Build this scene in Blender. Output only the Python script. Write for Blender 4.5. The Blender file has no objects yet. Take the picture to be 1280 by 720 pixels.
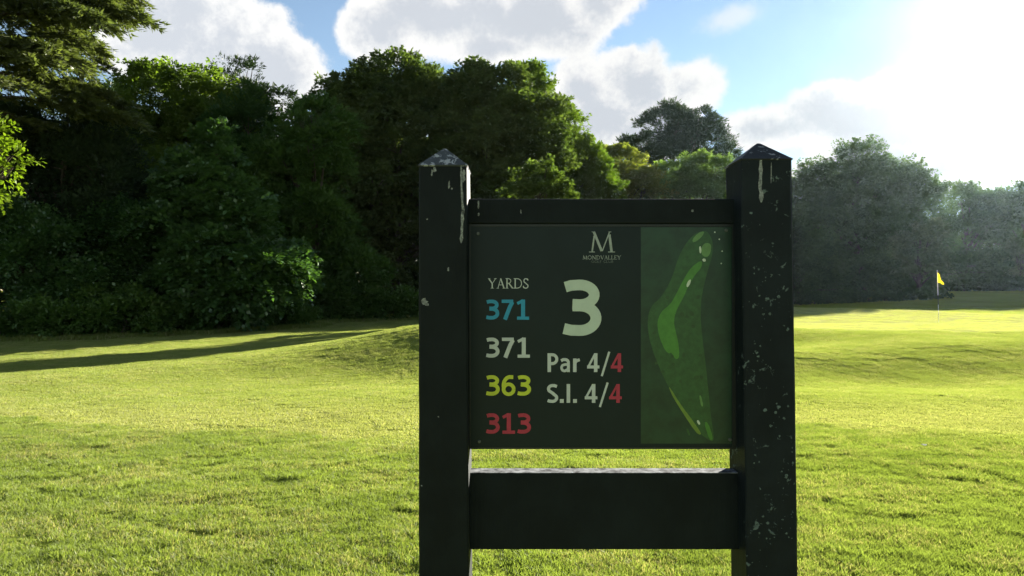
import bpy, math
import numpy as np
from mathutils import Vector, Matrix

R = math.radians
scene = bpy.context.scene
C = scene.collection
F = 924.4           # focal length of the photograph in its own pixels (26 mm on 36 mm)
EYE = 1.5

# ------------------------------------------------------------------ camera, exposure
cam_d = bpy.data.cameras.new("camera")
cam_d.lens = 26.0; cam_d.sensor_width = 36.0
cam_d.clip_start = 0.05; cam_d.clip_end = 3000
cam = bpy.data.objects.new("camera", cam_d); C.objects.link(cam)
cam.location = (0, 0, EYE); cam.rotation_euler = (R(90), 0, 0)
scene.camera = cam
scene.view_settings.view_transform = 'Standard'
scene.view_settings.look = 'None'
scene.view_settings.gamma = 1
scene.view_settings.exposure = 2.86
scene.cycles.max_bounces = 7
scene.cycles.transparent_max_bounces = 8
scene.cycles.volume_bounces = 0
scene.cycles.use_denoising = True

# ------------------------------------------------------------------ sun and sky
SUN_AZ, SUN_EL = 36.0, 16.5          # degrees right of the view axis, above the horizon
sd = bpy.data.lights.new("sun", 'SUN')
sd.energy = 4.1; sd.angle = R(0.5); sd.color = (1.0, 0.93, 0.80)
sun = bpy.data.objects.new("sun", sd); C.objects.link(sun)
sdir = Vector((math.sin(R(SUN_AZ)) * math.cos(R(SUN_EL)), math.cos(R(SUN_AZ)) * math.cos(R(SUN_EL)), math.sin(R(SUN_EL))))
sun.rotation_euler = sdir.to_track_quat('Z', 'Y').to_euler()
sun.location = (20, 30, 40)


class NT:
    """small node-tree writer"""
    def __init__(s, nt):
        s.nt = nt; s.n = nt.nodes; s.l = nt.links
    def node(s, t, **kw):
        n = s.n.new(t)
        for k, v in kw.items(): setattr(n, k, v)
        return n
    def put(s, sock, v):
        if v is None: return
        if isinstance(v, bpy.types.NodeSocket): s.l.new(v, sock)
        else: sock.default_value = v
    def math(s, op, a, b=None, c=None, clamp=False):
        n = s.node('ShaderNodeMath', operation=op, use_clamp=clamp)
        s.put(n.inputs[0], a); s.put(n.inputs[1], b); s.put(n.inputs[2], c)
        return n.outputs[0]
    def vmath(s, op, a, b=None, scale=None):
        n = s.node('ShaderNodeVectorMath', operation=op)
        s.put(n.inputs[0], a); s.put(n.inputs[1], b)
        if scale is not None: s.put(n.inputs[3], scale)
        return n.outputs['Value'] if op in ('LENGTH', 'DOT_PRODUCT', 'DISTANCE') else n.outputs[0]
    def ramp(s, v, lo, hi, a=0.0, b=1.0, smooth=True):
        n = s.node('ShaderNodeMapRange', interpolation_type='SMOOTHSTEP' if smooth else 'LINEAR')
        s.put(n.inputs['Value'], v)
        n.inputs['From Min'].default_value = lo; n.inputs['From Max'].default_value = hi
        n.inputs['To Min'].default_value = a; n.inputs['To Max'].default_value = b
        return n.outputs[0]
    def mix(s, f, a, b):
        n = s.node('ShaderNodeMix', data_type='RGBA')
        s.put(n.inputs[0], f)
        s.put(n.inputs[6], (*a, 1) if isinstance(a, tuple) and len(a) == 3 else a)
        s.put(n.inputs[7], (*b, 1) if isinstance(b, tuple) and len(b) == 3 else b)
        return n.outputs[2]
    def noise(s, vec, scale, detail=4, rough=0.55, dist=0.0):
        n = s.node('ShaderNodeTexNoise')
        s.put(n.inputs['Vector'], vec)
        n.inputs['Scale'].default_value = scale; n.inputs['Detail'].default_value = detail
        n.inputs['Roughness'].default_value = rough; n.inputs['Distortion'].default_value = dist
        return n.outputs['Fac']


def azel(px, py):
    a = math.atan((px - 640) / F)
    return a, math.atan((360 - py) / F * math.cos(a))


world = bpy.data.worlds.new("World"); scene.world = world
world.use_nodes = True
w = NT(world.node_tree); w.n.clear()
out = w.node('ShaderNodeOutputWorld')
sky = w.node('ShaderNodeTexSky', sky_type='NISHITA', sun_disc=False)
sky.sun_elevation = R(SUN_EL); sky.sun_rotation = R(SUN_AZ)
sky.air_density = 1.0; sky.dust_density = 0.0; sky.ozone_density = 1.6
tc = w.node('ShaderNodeTexCoord')
dvec = tc.outputs['Generated']
sep = w.node('ShaderNodeSeparateXYZ'); w.put(sep.inputs[0], dvec)
az = w.math('ARCTAN2', sep.outputs[0], sep.outputs[1])
el = w.math('ARCSINE', sep.outputs[2])
comb = w.node('ShaderNodeCombineXYZ'); w.put(comb.inputs[0], az); w.put(comb.inputs[1], el)
# warp the edges of the clouds
n1 = w.noise(dvec, 6.0, 8, 0.62)
n2 = w.noise(dvec, 19.0, 7, 0.68)
vor = w.node('ShaderNodeTexVoronoi', feature='SMOOTH_F1'); w.put(vor.inputs['Vector'], dvec)
vor.inputs['Scale'].default_value = 14.0; vor.inputs['Smoothness'].default_value = 0.35
warp = w.math('ADD', w.math('MULTIPLY', w.math('SUBTRACT', n1, 0.5), 2.0),
              w.math('ADD', w.math('MULTIPLY', w.math('SUBTRACT', n2, 0.5), 1.15),
                     w.math('MULTIPLY', w.math('SUBTRACT', 0.45, vor.outputs['Distance']), 0.55)))
clouds = [  # centre and half size in photograph pixels
    (250, 60, 130, 62), (330, 85, 78, 52), (205, 15, 90, 48),
    (470, 38, 52, 42), (560, 20, 110, 52), (660, 18, 130, 64), (745, 5, 62, 50), (610, 60, 80, 26),
    (720, 110, 52, 42), (795, 100, 62, 52), (865, 105, 45, 42), (740, 150, 90, 46), (820, 165, 80, 40),
    (960, 165, 70, 34), (1060, 150, 90, 48), (1150, 140, 110, 60), (1220, 205, 120, 32), (1100, 215, 130, 40),
    (560, 230, 260, 60), (300, 250, 300, 70), (900, 245, 200, 40),
]
spots = [(*azel(px, py), rx / F, ry / F) for px, py, rx, ry in clouds]
rg = np.random.default_rng(5)
for k in range(26):   # the same broken cumulus goes on outside the frame
    a = R(44) + k / 26 * R(272) + rg.uniform(-.05, .05)
    spots.append((a if a < math.pi else a - 2 * math.pi, rg.uniform(.08, .75), rg.uniform(.12, .24), rg.uniform(.05, .12)))
dmin = None
for a, e, ra, re in spots:
    m = w.node('ShaderNodeMapping', vector_type='TEXTURE'); w.put(m.inputs['Vector'], comb.outputs[0])
    m.inputs['Location'].default_value = (a, e, 0); m.inputs['Scale'].default_value = (ra, re, 1)
    d = w.vmath('LENGTH', m.outputs[0])
    dmin = d if dmin is None else w.math('MINIMUM', dmin, d)
field = w.math('ADD', w.math('SUBTRACT', 1.0, dmin), w.math('MULTIPLY', warp, 0.62))
alpha = w.ramp(field, -0.08, 0.17)
core = w.ramp(w.math('ADD', field, w.math('MULTIPLY', w.math('SUBTRACT', n2, 0.5), 1.3)), 0.10, 0.80)
sdot = w.vmath('DOT_PRODUCT', dvec, tuple(sdir))
ang = w.math('ARCCOSINE', w.math('MINIMUM', sdot, 0.99999))
CL = 0.150
ang = w.math('MULTIPLY', ang, w.math('MULTIPLY_ADD', w.math('SUBTRACT', n1, 0.5), -0.9, 1.0))
near = w.ramp(ang, 0.15, 1.1, 1.0, 0.0)
ccol = w.mix(core, (0.99, 0.985, 0.97), (0.64, 0.68, 0.74))
cstr = w.math('MULTIPLY_ADD', near, -0.02, CL)
skyc = w.vmath('SCALE', sky.outputs[0], scale=0.0235)
hsv = w.node('ShaderNodeHueSaturation'); hsv.inputs['Saturation'].default_value = 0.94; w.put(hsv.inputs['Color'], skyc)
cc = w.vmath('SCALE', ccol, scale=cstr)
# one faint ragged wisp high in the blue
wm = w.node('ShaderNodeMapping', vector_type='TEXTURE'); w.put(wm.inputs['Vector'], comb.outputs[0])
wa, we = azel(912, 22); wm.inputs['Location'].default_value = (wa, we, 0); wm.inputs['Rotation'].default_value = (0, 0, R(16)); wm.inputs['Scale'].default_value = (.062, .017, 1)
wf = w.math('ADD', w.math('SUBTRACT', 1.0, w.vmath('LENGTH', wm.outputs[0])), w.math('MULTIPLY', w.math('SUBTRACT', n2, 0.5), 2.6))
alpha = w.math('MAXIMUM', alpha, w.ramp(wf, -0.1, 1.1, 0.0, 0.6))
skymix = w.mix(alpha, hsv.outputs[0], cc)
# thin bright cloud round the sun
g1 = w.math('MULTIPLY', w.math('EXPONENT', w.math('MULTIPLY', w.math('POWER', w.math('DIVIDE', ang, 0.135), 2.0), -1.0)), 0.12)
g2 = w.math('MULTIPLY', w.math('EXPONENT', w.math('DIVIDE', ang, -0.20)), 0.010)
glow = w.vmath('SCALE', (1.0, 0.985, 0.95), scale=w.math('ADD', g1, g2))
bg = w.node('ShaderNodeBackground'); bg.inputs['Strength'].default_value = 1.0
w.put(bg.inputs['Color'], w.vmath('ADD', skymix, glow))
w.l.new(bg.outputs[0], out.inputs[0])

# ------------------------------------------------------------------ helpers
def tag(o, label=None, cat=None, group=None, kind=None):
    if label: o['label'] = label
    if cat: o['category'] = cat
    if group: o['group'] = group
    if kind: o['kind'] = kind
    return o

def empty(name, loc, label, cat, group=None):
    o = bpy.data.objects.new(name, None); C.objects.link(o)
    o.location = loc; o.empty_display_size = 0.2
    return tag(o, label, cat, group)

def raw_mesh(name, verts, faces_flat, nper):
    """verts (N,3); faces_flat int array (M*nper)"""
    me = bpy.data.meshes.new(name)
    verts = np.asarray(verts, np.float32); faces_flat = np.asarray(faces_flat, np.int32).ravel()
    me.vertices.add(len(verts)); me.vertices.foreach_set('co', verts.ravel())
    me.loops.add(len(faces_flat)); me.loops.foreach_set('vertex_index', faces_flat)
    m = len(faces_flat) // nper
    me.polygons.add(m); me.polygons.foreach_set('loop_start', np.arange(0, m * nper, nper, dtype=np.int32))
    me.update(calc_edges=True)
    return me

def link(name, me, mat=None, parent=None, smooth=False, loc=None):
    o = bpy.data.objects.new(name, me); C.objects.link(o)
    if mat: me.materials.append(mat)
    if parent is not None: o.parent = parent
    if loc is not None: o.location = loc
    if smooth: me.polygons.foreach_set('use_smooth', [True] * len(me.polygons))
    return o

def P(px, py, Y):
    return np.array([(px - 640) / F * Y, Y, EYE + (360 - py) / F * Y])

def hnoise(x, y, s, seed=0.0):
    return (np.sin(x * s + 1.3 * seed) * np.cos(y * s * 1.17 - seed) + 0.5 * np.sin(x * s * 2.3 - y * s * 1.9 + 2 * seed)
            + 0.3 * np.cos(x * s * 4.1 + y * s * 3.7 + seed)) / 1.8

def sstep(a, b, x):
    t = np.clip((x - a) / (b - a), 0, 1); return t * t * (3 - 2 * t)

def gauss(x, y, cx, cy, sx, sy):
    return np.exp(-0.5 * (((x - cx) / sx) ** 2 + ((y - cy) / sy) ** 2))

def height(x, y):
    x = np.asarray(x, float); y = np.asarray(y, float)
    near = sstep(3, 9, y)
    h = -0.16 * sstep(5, 12, y) * (1 - sstep(16, 30, y))
    e = np.sqrt(((x - 14) / 17.0) ** 2 + ((y - 30) / 12.0) ** 2)         # raised green
    e = e + 0.05 * np.sin(np.arctan2(y - 30, x - 14) * 5 + 1)
    p = 1 - sstep(0.78, 1.12, e)
    h = h * (1 - p) + p * (0.08 + 0.021 * np.abs(y - 30.5))
    h = h + 0.76 * gauss(x, y, -0.8, 18.2, 2.6, 1.9) + 0.30 * gauss(x, y, 0.5, 22.5, 3.6, 2.6)                    # shoulder left of the green
    h = h + 0.30 * gauss(x, y, 15.5, 41.5, 5.0, 2.0)                    # low mound behind the green
    h = h - 0.22 * gauss(x, y, 6.6, 14.2, 3.2, 1.5) + 0.16 * gauss(x, y, 7.5, 17.2, 3.0, 1.3) + 0.16 * gauss(x, y, 12.5, 17.0, 3.4, 1.2) - 0.12 * gauss(x, y, 13.5, 19.5, 4.0, 1.0)
    h = h + 0.08 * gauss(x, y, 4.8, 11.3, 2.6, 1.0) - 0.12 * gauss(x, y, -3.5, 14.0, 2.5, 1.4)
    h = h + 0.07 * gauss(x, y, 2.5, 16, 3, 1.4)
    h = h + 1.5 * sstep(46, 82, y) * sstep(14, 42, x)
    h = h + near * 0.030 * hnoise(x, y, 0.62, 2.0) + near * 0.009 * hnoise(x, y, 1.7, 5.0) + 0.004 * hnoise(x, y, 2.9, 1.0)
    far = sstep(60, 160, np.hypot(x, y))
    return h * (1 - 0.4 * far)

# ------------------------------------------------------------------ materials
def new_mat(name):
    m = bpy.data.materials.new(name); m.use_nodes = True
    t = NT(m.node_tree); t.n.clear()
    t.out = t.node('ShaderNodeOutputMaterial')
    return m, t

def principled(t, col, rough=0.6, spec=0.5, metal=0.0, normal=None):
    b = t.node('ShaderNodeBsdfPrincipled')
    t.put(b.inputs['Base Color'], (*col, 1) if isinstance(col, tuple) and len(col) == 3 else col)
    t.put(b.inputs['Roughness'], rough); b.inputs['Metallic'].default_value = metal
    b.inputs['Specular IOR Level'].default_value = spec
    if normal is not None: t.l.new(normal, b.inputs['Normal'])
    t.l.new(b.outputs[0], t.out.inputs[0])
    return b

def leaf_mat(name, dark, light, trans=0.42, gloss=0.012, tint=(1.08, 1.2, 0.42), big=0.35, rough=0.42):
    """leaf blades: diffuse + light coming through + a waxy sheen"""
    m, t = new_mat(name)
    g = t.node('ShaderNodeNewGeometry')
    rnd = g.outputs['Random Per Island']
    n = t.noise(g.outputs['Position'], big, 3, 0.6)
    f = t.math('ADD', t.math('MULTIPLY', rnd, 0.45), t.math('MULTIPLY', t.math('SUBTRACT', n, 0.32), 1.4), clamp=True)
    col = t.mix(f, dark, light)
    dif = t.node('ShaderNodeBsdfDiffuse'); t.put(dif.inputs[0], col)
    tr = t.node('ShaderNodeBsdfTranslucent'); t.put(tr.inputs[0], t.vmath('MULTIPLY', col, tint))
    mx = t.node('ShaderNodeMixShader'); mx.inputs[0].default_value = trans
    t.l.new(dif.outputs[0], mx.inputs[1]); t.l.new(tr.outputs[0], mx.inputs[2])
    gl = t.node('ShaderNodeBsdfGlossy'); gl.inputs['Roughness'].default_value = rough
    mx2 = t.node('ShaderNodeMixShader'); mx2.inputs[0].default_value = gloss
    t.l.new(mx.outputs[0], mx2.inputs[1]); t.l.new(gl.outputs[0], mx2.inputs[2])
    t.l.new(mx2.outputs[0], t.out.inputs[0])
    return m

def bark_mat(name, a, b):
    m, t = new_mat(name)
    g = t.node('ShaderNodeNewGeometry')
    mp = t.node('ShaderNodeMapping'); t.put(mp.inputs[0], g.outputs['Position']); mp.inputs['Scale'].default_value = (9, 9, 1.6)
    n = t.noise(mp.outputs[0], 1.0, 6, 0.7)
    bp = t.node('ShaderNodeBump'); bp.inputs['Strength'].default_value = 0.7; t.put(bp.inputs['Height'], n)
    principled(t, t.mix(t.ramp(n, .35, .7), a, b), 0.9, 0.2, 0, bp.outputs[0])
    return m

M = {}
M['bark'] = bark_mat('bark', (0.035, 0.028, 0.02), (0.12, 0.10, 0.075))
M['mid_green'] = leaf_mat('mid_green_needles', (0.036, 0.084, 0.018), (0.088, 0.155, 0.034), 0.36, 0.015)
M['ash'] = leaf_mat('ash_leaves', (0.070, 0.125, 0.036), (0.150, 0.215, 0.066), 0.5)
M['sapling'] = leaf_mat('sapling_leaves', (0.050, 0.085, 0.024), (0.120, 0.160, 0.050), 0.38)
M['beech'] = leaf_mat('beech_leaves', (0.026, 0.052, 0.012), (0.070, 0.110, 0.024), 0.38)
M['beech_olive'] = leaf_mat('olive_beech_leaves', (0.044, 0.076, 0.024), (0.122, 0.155, 0.052), 0.40)
M['maple'] = leaf_mat('maple_leaves', (0.032, 0.078, 0.022), (0.085, 0.165, 0.046), 0.38, 0.05, rough=.36)
M['fresh'] = leaf_mat('fresh_leaves', (0.060, 0.105, 0.016), (0.130, 0.180, 0.035), 0.48)
M['yellowish'] = leaf_mat('yellow_green_leaves', (0.105, 0.130, 0.028), (0.22, 0.23, 0.06), 0.5)
M['oak'] = leaf_mat('oak_leaves', (0.075, 0.125, 0.012), (0.150, 0.210, 0.020), 0.50)
M['conifer'] = leaf_mat('conifer_needles', (0.020, 0.054, 0.016), (0.062, 0.112, 0.030), 0.28, 0.01)
M['cedar'] = leaf_mat('cedar_needles', (0.060, 0.082, 0.034), (0.145, 0.165, 0.068), 0.36, 0.03)
M['pine'] = leaf_mat('pine_needles', (0.015, 0.032, 0.013), (0.042, 0.066, 0.025), 0.2, 0.015)
M['laurel'] = leaf_mat('laurel_leaves', (0.048, 0.105, 0.022), (0.100, 0.175, 0.038), 0.34, 0.03, rough=0.35)
M['grey_leaf'] = leaf_mat('grey_green_leaves', (0.028, 0.058, 0.020), (0.082, 0.130, 0.042), 0.38, 0.02)
M['pale_leaf'] = leaf_mat('pale_leaves', (0.045, 0.075, 0.030), (0.125, 0.160, 0.070), 0.42, 0.03)

def grass_mat(name, dark, light, straw, straw_amt, trans):
    m, t = new_mat(name)
    g = t.node('ShaderNodeNewGeometry'); pos = g.outputs['Position']; rnd = g.outputs['Random Per Island']
    big = t.noise(pos, 0.22, 4, 0.6); mid = t.noise(pos, 1.4, 4, 0.65); mid2 = t.noise(pos, 3.6, 3, 0.6)
    f = t.math('ADD', t.math('MULTIPLY', rnd, 0.35), t.math('ADD', t.math('MULTIPLY', t.math('SUBTRACT', big, 0.36), 1.0), t.math('MULTIPLY', t.math('SUBTRACT', mid2, 0.40), 1.1)), clamp=True)
    col = t.mix(f, dark, light)
    s = t.math('MULTIPLY', t.ramp(t.math('ADD', rnd, t.math('MULTIPLY', t.math('SUBTRACT', mid, 0.5), 1.9)), 1.0 - straw_amt, 1.12 - straw_amt), 0.85)
    if name == 'mown_grass':      # a drier strip where the cut height changes
        sp = t.node('ShaderNodeSeparateXYZ'); t.put(sp.inputs[0], pos)
        yy = t.math('ADD', sp.outputs[1], t.math('MULTIPLY', t.math('SUBTRACT', mid, 0.5), 3.2))
        band = t.math('MULTIPLY', t.ramp(yy, 7.2, 8.2), t.ramp(yy, 9.2, 11.0, 1.0, 0.0))
        s = t.math('MAXIMUM', s, t.math('MULTIPLY', band, t.math('MULTIPLY_ADD', rnd, 0.55, 0.08)))
    col = t.mix(s, col, straw)
    dif = t.node('ShaderNodeBsdfDiffuse'); t.put(dif.inputs[0], col)
    tr = t.node('ShaderNodeBsdfTranslucent'); t.put(tr.inputs[0], t.vmath('MULTIPLY', col, (1.08, 1.12, 0.62)))
    mx = t.node('ShaderNodeMixShader'); mx.inputs[0].default_value = trans
    t.l.new(dif.outputs[0], mx.inputs[1]); t.l.new(tr.outputs[0], mx.inputs[2])
    gl = t.node('ShaderNodeBsdfGlossy'); gl.inputs['Roughness'].default_value = 0.55
    mx2 = t.node('ShaderNodeMixShader'); mx2.inputs[0].default_value = 0.02
    t.l.new(mx.outputs[0], mx2.inputs[1]); t.l.new(gl.outputs[0], mx2.inputs[2])
    t.l.new(mx2.outputs[0], t.out.inputs[0])
    return m
M['rough'] = grass_mat('rough_grass', (0.115, 0.158, 0.030), (0.245, 0.305, 0.066), (0.34, 0.31, 0.14), 0.18, 0.5)
M['fairway'] = grass_mat('mown_grass', (0.180, 0.215, 0.054), (0.280, 0.328, 0.092), (0.38, 0.36, 0.17), 0.18, 0.45)
M['green_turf'] = grass_mat('green_turf', (0.28, 0.30, 0.10), (0.35, 0.365, 0.14), (0.42, 0.40, 0.18), 0.10, 0.45)
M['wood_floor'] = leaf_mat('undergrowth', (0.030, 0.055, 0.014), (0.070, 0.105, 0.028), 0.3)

def ground_mat():
    m, t = new_mat('turf')
    g = t.node('ShaderNodeNewGeometry'); pos = g.outputs['Position']
    big = t.noise(pos, 0.20, 4, 0.6); mid = t.noise(pos, 1.5, 5, 0.65); fine = t.noise(pos, 22.0, 4, 0.7)
    col = t.mix(t.ramp(big, .3, .7), (0.150, 0.185, 0.026), (0.215, 0.245, 0.040))
    col = t.mix(t.ramp(mid, .48, .72, 0, .5), col, (0.24, 0.22, 0.08))
    col = t.mix(t.ramp(fine, .35, .7, 0.35, 0), col, (0.07, 0.085, 0.015))
    # the closely mown green is paler and even
    at = t.node('ShaderNodeAttribute', attribute_name='green')
    gcol = t.mix(t.ramp(t.noise(pos, 0.5, 4, .6), .3, .7), (0.25, 0.27, 0.085), (0.30, 0.30, 0.11))
    col = t.mix(at.outputs['Fac'], col, gcol)
    bp = t.node('ShaderNodeBump'); bp.inputs['Distance'].default_value = 0.03
    t.put(bp.inputs['Strength'], t.math('MULTIPLY_ADD', at.outputs['Fac'], -0.55, 0.7)); t.put(bp.inputs['Height'], fine)
    principled(t, col, 0.95, 0.0, 0, bp.outputs[0])
    return m
M['ground'] = ground_mat()

# ------------------------------------------------------------------ ground
def green_mask(x, y):
    e = np.sqrt(((x - 15.5) / 16.2) ** 2 + ((y - 31.2) / 10.2) ** 2) + 0.04 * np.sin(np.arctan2(y - 31, x - 15.5) * 4)
    return 1 - sstep(0.93, 0.99, e)

ys = np.concatenate([np.linspace(-350, -12, 12), np.linspace(-10, 2, 16), np.linspace(2.4, 26, 130), np.linspace(26.3, 60, 60), np.linspace(61, 110, 35), np.linspace(120, 420, 14)])
xs = np.concatenate([np.linspace(-400, -62, 12), np.linspace(-58, -14, 40), np.linspace(-13.6, 32, 150), np.linspace(33, 90, 48), np.linspace(100, 400, 12)])
gx, gy = np.meshgrid(xs, ys)
gz = height(gx, gy)
gv = np.stack([gx, gy, gz], -1).reshape(-1, 3)
nx, ny = len(xs), len(ys)
ii = (np.arange(ny - 1)[:, None] * nx + np.arange(nx - 1)[None, :]).ravel()
gf = np.stack([ii, ii + 1, ii + nx + 1, ii + nx], -1)
gme = raw_mesh('ground', gv, gf, 4)
ga = gme.attributes.new('green', 'FLOAT', 'POINT')
ga.data.foreach_set('value', green_mask(gv[:, 0], gv[:, 1]).astype(np.float32))
ground = link('ground', gme, M['ground'], smooth=True)
tag(ground, 'rolling mown turf running back to the woods', kind='structure')

# ------------------------------------------------------------------ grass blades (stuff, instanced patches)
def blade_patch(name, size, n, hmin, hmax, wd, seed, mat, segs=2, clump=0.0, broad=0):
    rg = np.random.default_rng(seed)
    p = rg.uniform(-size / 2, size / 2, (n, 2))
    if clump:
        cc = rg.uniform(-size / 2, size / 2, (int(n / 22), 2))
        k = rg.random(n) < clump
        p[k] = cc[rg.integers(0, len(cc), k.sum())] + rg.normal(0, 0.013, (k.sum(), 2))
    th = rg.uniform(0, 2 * np.pi, n); ph = rg.uniform(0, 2 * np.pi, n)
    H = rg.uniform(hmin, hmax, n) * (0.75 + 0.35 * hnoise(p[:, 0] * 9, p[:, 1] * 9, 1.0, seed))
    lean = np.abs(rg.normal(0.55, 0.35, n)) * H
    W = wd * rg.uniform(0.7, 1.3, n)
    d = np.stack([np.cos(th), np.sin(th)], -1); b = np.stack([np.cos(ph), np.sin(ph)], -1)
    base = np.concatenate([p, np.zeros((n, 1)) - 0.004], -1)
    def pt(off, lz, s):
        q = base.copy(); q[:, :2] += d * off[:, None] + b * (W * s)[:, None]; q[:, 2] += lz; return q
    zero = np.zeros(n)
    v = [pt(zero, zero, -.5), pt(zero, zero, .5), pt(lean * .35, H * .62, .42), pt(lean * .35, H * .62, -.42), pt(lean, H * .98, 0.0)]
    V = np.stack(v, 1).reshape(-1, 3)
    i = np.arange(n)[:, None] * 5
    T = np.concatenate([i + np.array([[0, 1, 2]]), i + np.array([[0, 2, 3]]), i + np.array([[3, 2, 4]])], 0)
    me = raw_mesh(name, V, T, 3); me.materials.append(mat)
    return bpy.data.objects.new(name, me)

def scatter(name, label, pts, patches, seed, scale=(0.9, 1.2)):
    """one 'stuff' object per blade patch kind: geometry nodes put the patch on each vertex"""
    rg = np.random.default_rng(seed)
    which = rg.integers(0, len(patches), len(pts))
    me = raw_mesh(name, pts, np.zeros(0, np.int32), 4) if False else None
    me = bpy.data.meshes.new(name); me.vertices.add(len(pts)); me.vertices.foreach_set('co', pts.astype(np.float32).ravel())
    e = 0.3
    sx = (height(pts[:, 0] + e, pts[:, 1]) - height(pts[:, 0] - e, pts[:, 1])) / (2 * e)
    sy = (height(pts[:, 0], pts[:, 1] + e) - height(pts[:, 0], pts[:, 1] - e)) / (2 * e)
    rot = np.zeros((len(pts), 3), np.float32)
    for k in range(len(pts)):
        z = Vector((-sx[k], -sy[k], 1)).normalized()
        q = z.to_track_quat('Z', 'Y') @ Matrix.Rotation(rg.uniform(0, 6.283), 3, 'Z').to_quaternion()
        rot[k] = q.to_euler()
    a = me.attributes.new('rot', 'FLOAT_VECTOR', 'POINT'); a.data.foreach_set('vector', rot.ravel())
    a = me.attributes.new('scl', 'FLOAT', 'POINT'); a.data.foreach_set('value', rg.uniform(*scale, len(pts)).astype(np.float32))
    a = me.attributes.new('idx', 'INT', 'POINT'); a.data.foreach_set('value', which.astype(np.int32))
    o = link(name, me); tag(o, label, 'grass', kind='stuff')
    nt = bpy.data.node_groups.new(name, 'GeometryNodeTree')
    nt.interface.new_socket('Geometry', in_out='INPUT', socket_type='NodeSocketGeometry')
    nt.interface.new_socket('Geometry', in_out='OUTPUT', socket_type='NodeSocketGeometry')
    N, L = nt.nodes, nt.links
    gi = N.new('NodeGroupInput'); go = N.new('NodeGroupOutput')
    ip = N.new('GeometryNodeInstanceOnPoints'); ip.inputs['Pick Instance'].default_value = True
    gt = N.new('GeometryNodeGeometryToInstance')
    for p in reversed(patches):
        oi = N.new('GeometryNodeObjectInfo'); oi.inputs[0].default_value = p
        L.new(oi.outputs['Geometry'], gt.inputs[0])
    def attr(nm, ty):
        n = N.new('GeometryNodeInputNamedAttribute'); n.data_type = ty; n.inputs[0].default_value = nm
        return n.outputs[0]
    L.new(gi.outputs[0], ip.inputs['Points']); L.new(gt.outputs[0], ip.inputs['Instance'])
    L.new(attr('rot', 'FLOAT_VECTOR'), ip.inputs['Rotation']); L.new(attr('scl', 'FLOAT'), ip.inputs['Scale'])
    L.new(attr('idx', 'INT'), ip.inputs['Instance Index'])
    L.new(ip.outputs[0], go.inputs[0])
    md = o.modifiers.new('blades', 'NODES'); md.node_group = nt
    return o

def grid_pts(x0, x1, y0, y1, step, keep, seed):
    rg = np.random.default_rng(seed)
    X, Y = np.meshgrid(np.arange(x0, x1, step), np.arange(y0, y1, step))
    x = X.ravel() + rg.uniform(-.16, .16, X.size) * step; y = Y.ravel() + rg.uniform(-.16, .16, X.size) * step
    k = keep(x, y); x, y = x[k], y[k]
    return np.stack([x, y, height(x, y)], -1)

rough_edge = lambda x, y: 7.6 + 0.5 * np.sin(x * 0.7) + 0.25 * np.sin(x * 2.1 + 1) + (0.8 * sstep(0, -4, x))
rp = [blade_patch('rough_patch_%d' % k, 0.62, 6800, 0.022, 0.050, 0.0034, 11 + k, M['rough'], clump=0.28) for k in range(4)]
rp.append(blade_patch('rough_patch_thin', 0.62, 3600, 0.016, 0.042, 0.0034, 31, M['rough'], clump=0.5))
rp.append(blade_patch('rough_patch_tall', 0.50, 4600, 0.030, 0.060, 0.0038, 32, M['rough'], clump=0.6))
pts = grid_pts(-12, 12, 1.2, 9.6, 0.44, lambda x, y: (np.abs(x) < y * 0.95 + 2.2) & (y < rough_edge(x, y)), 3)
scatter('rough_grass', 'longer rough grass in the foreground around the sign', pts, rp, 4)
fp = [blade_patch('fairway_patch_%d' % k, .72, 2900, 0.016, 0.030, 0.0058, 51 + k, M['fairway'], clump=0.15) for k in range(3)]
pts = grid_pts(-34, 44, 6.6, 52, 0.53, lambda x, y: (np.abs(x) < y * 0.86 + 3) & (y > rough_edge(x, y) - 0.3) & (green_mask(x, y) < 0.02)
               & (y < 24 + (x + 19) * 0.85 + 40 * sstep(-6, 2, x) + 6), 6)
scatter('green_grass', 'very short pale grass of the putting green', grid_pts(-4, 36, 20, 42, .62, lambda x, y: green_mask(x, y) >= .02, 8),
        [blade_patch('green_patch', .8, 2600, 0.006, 0.011, 0.0075, 61, M['green_turf'])], 9)
scatter('mown_grass', 'short mown grass of the approach and banks round the green', pts, fp, 7)

# ------------------------------------------------------------------ trees
def tubes(paths, sides=6):
    """paths: list of (points (k,3), radii (k)) -> verts, quads"""
    V, Q, base = [], [], 0
    a = np.arange(sides) / sides * 2 * np.pi
    for pts_, rad in paths:
        pts_ = np.asarray(pts_, float); k = len(pts_)
        tg = np.gradient(pts_, axis=0); tg /= np.linalg.norm(tg, axis=1)[:, None] + 1e-9
        ref = np.where(np.abs(tg[:, 2:3]) > 0.9, np.array([[1.0, 0, 0]]), np.array([[0, 0, 1.0]]))
        u = np.cross(tg, ref); u /= np.linalg.norm(u, axis=1)[:, None] + 1e-9
        v = np.cross(tg, u)
        ring = pts_[:, None, :] + np.asarray(rad)[:, None, None] * (np.cos(a)[None, :, None] * u[:, None, :] + np.sin(a)[None, :, None] * v[:, None, :])
        V.append(ring.reshape(-1, 3))
        i = np.arange(k - 1)[:, None] * sides + np.arange(sides)[None, :]
        j = np.arange(k - 1)[:, None] * sides + (np.arange(sides)[None, :] + 1) % sides
        Q.append(np.stack([i, j, j + sides, i + sides], -1).reshape(-1, 4) + base)
        base += k * sides
    return np.concatenate(V), np.concatenate(Q)

def unit(v): return v / (np.linalg.norm(v, axis=-1, keepdims=True) + 1e-9)

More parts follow.
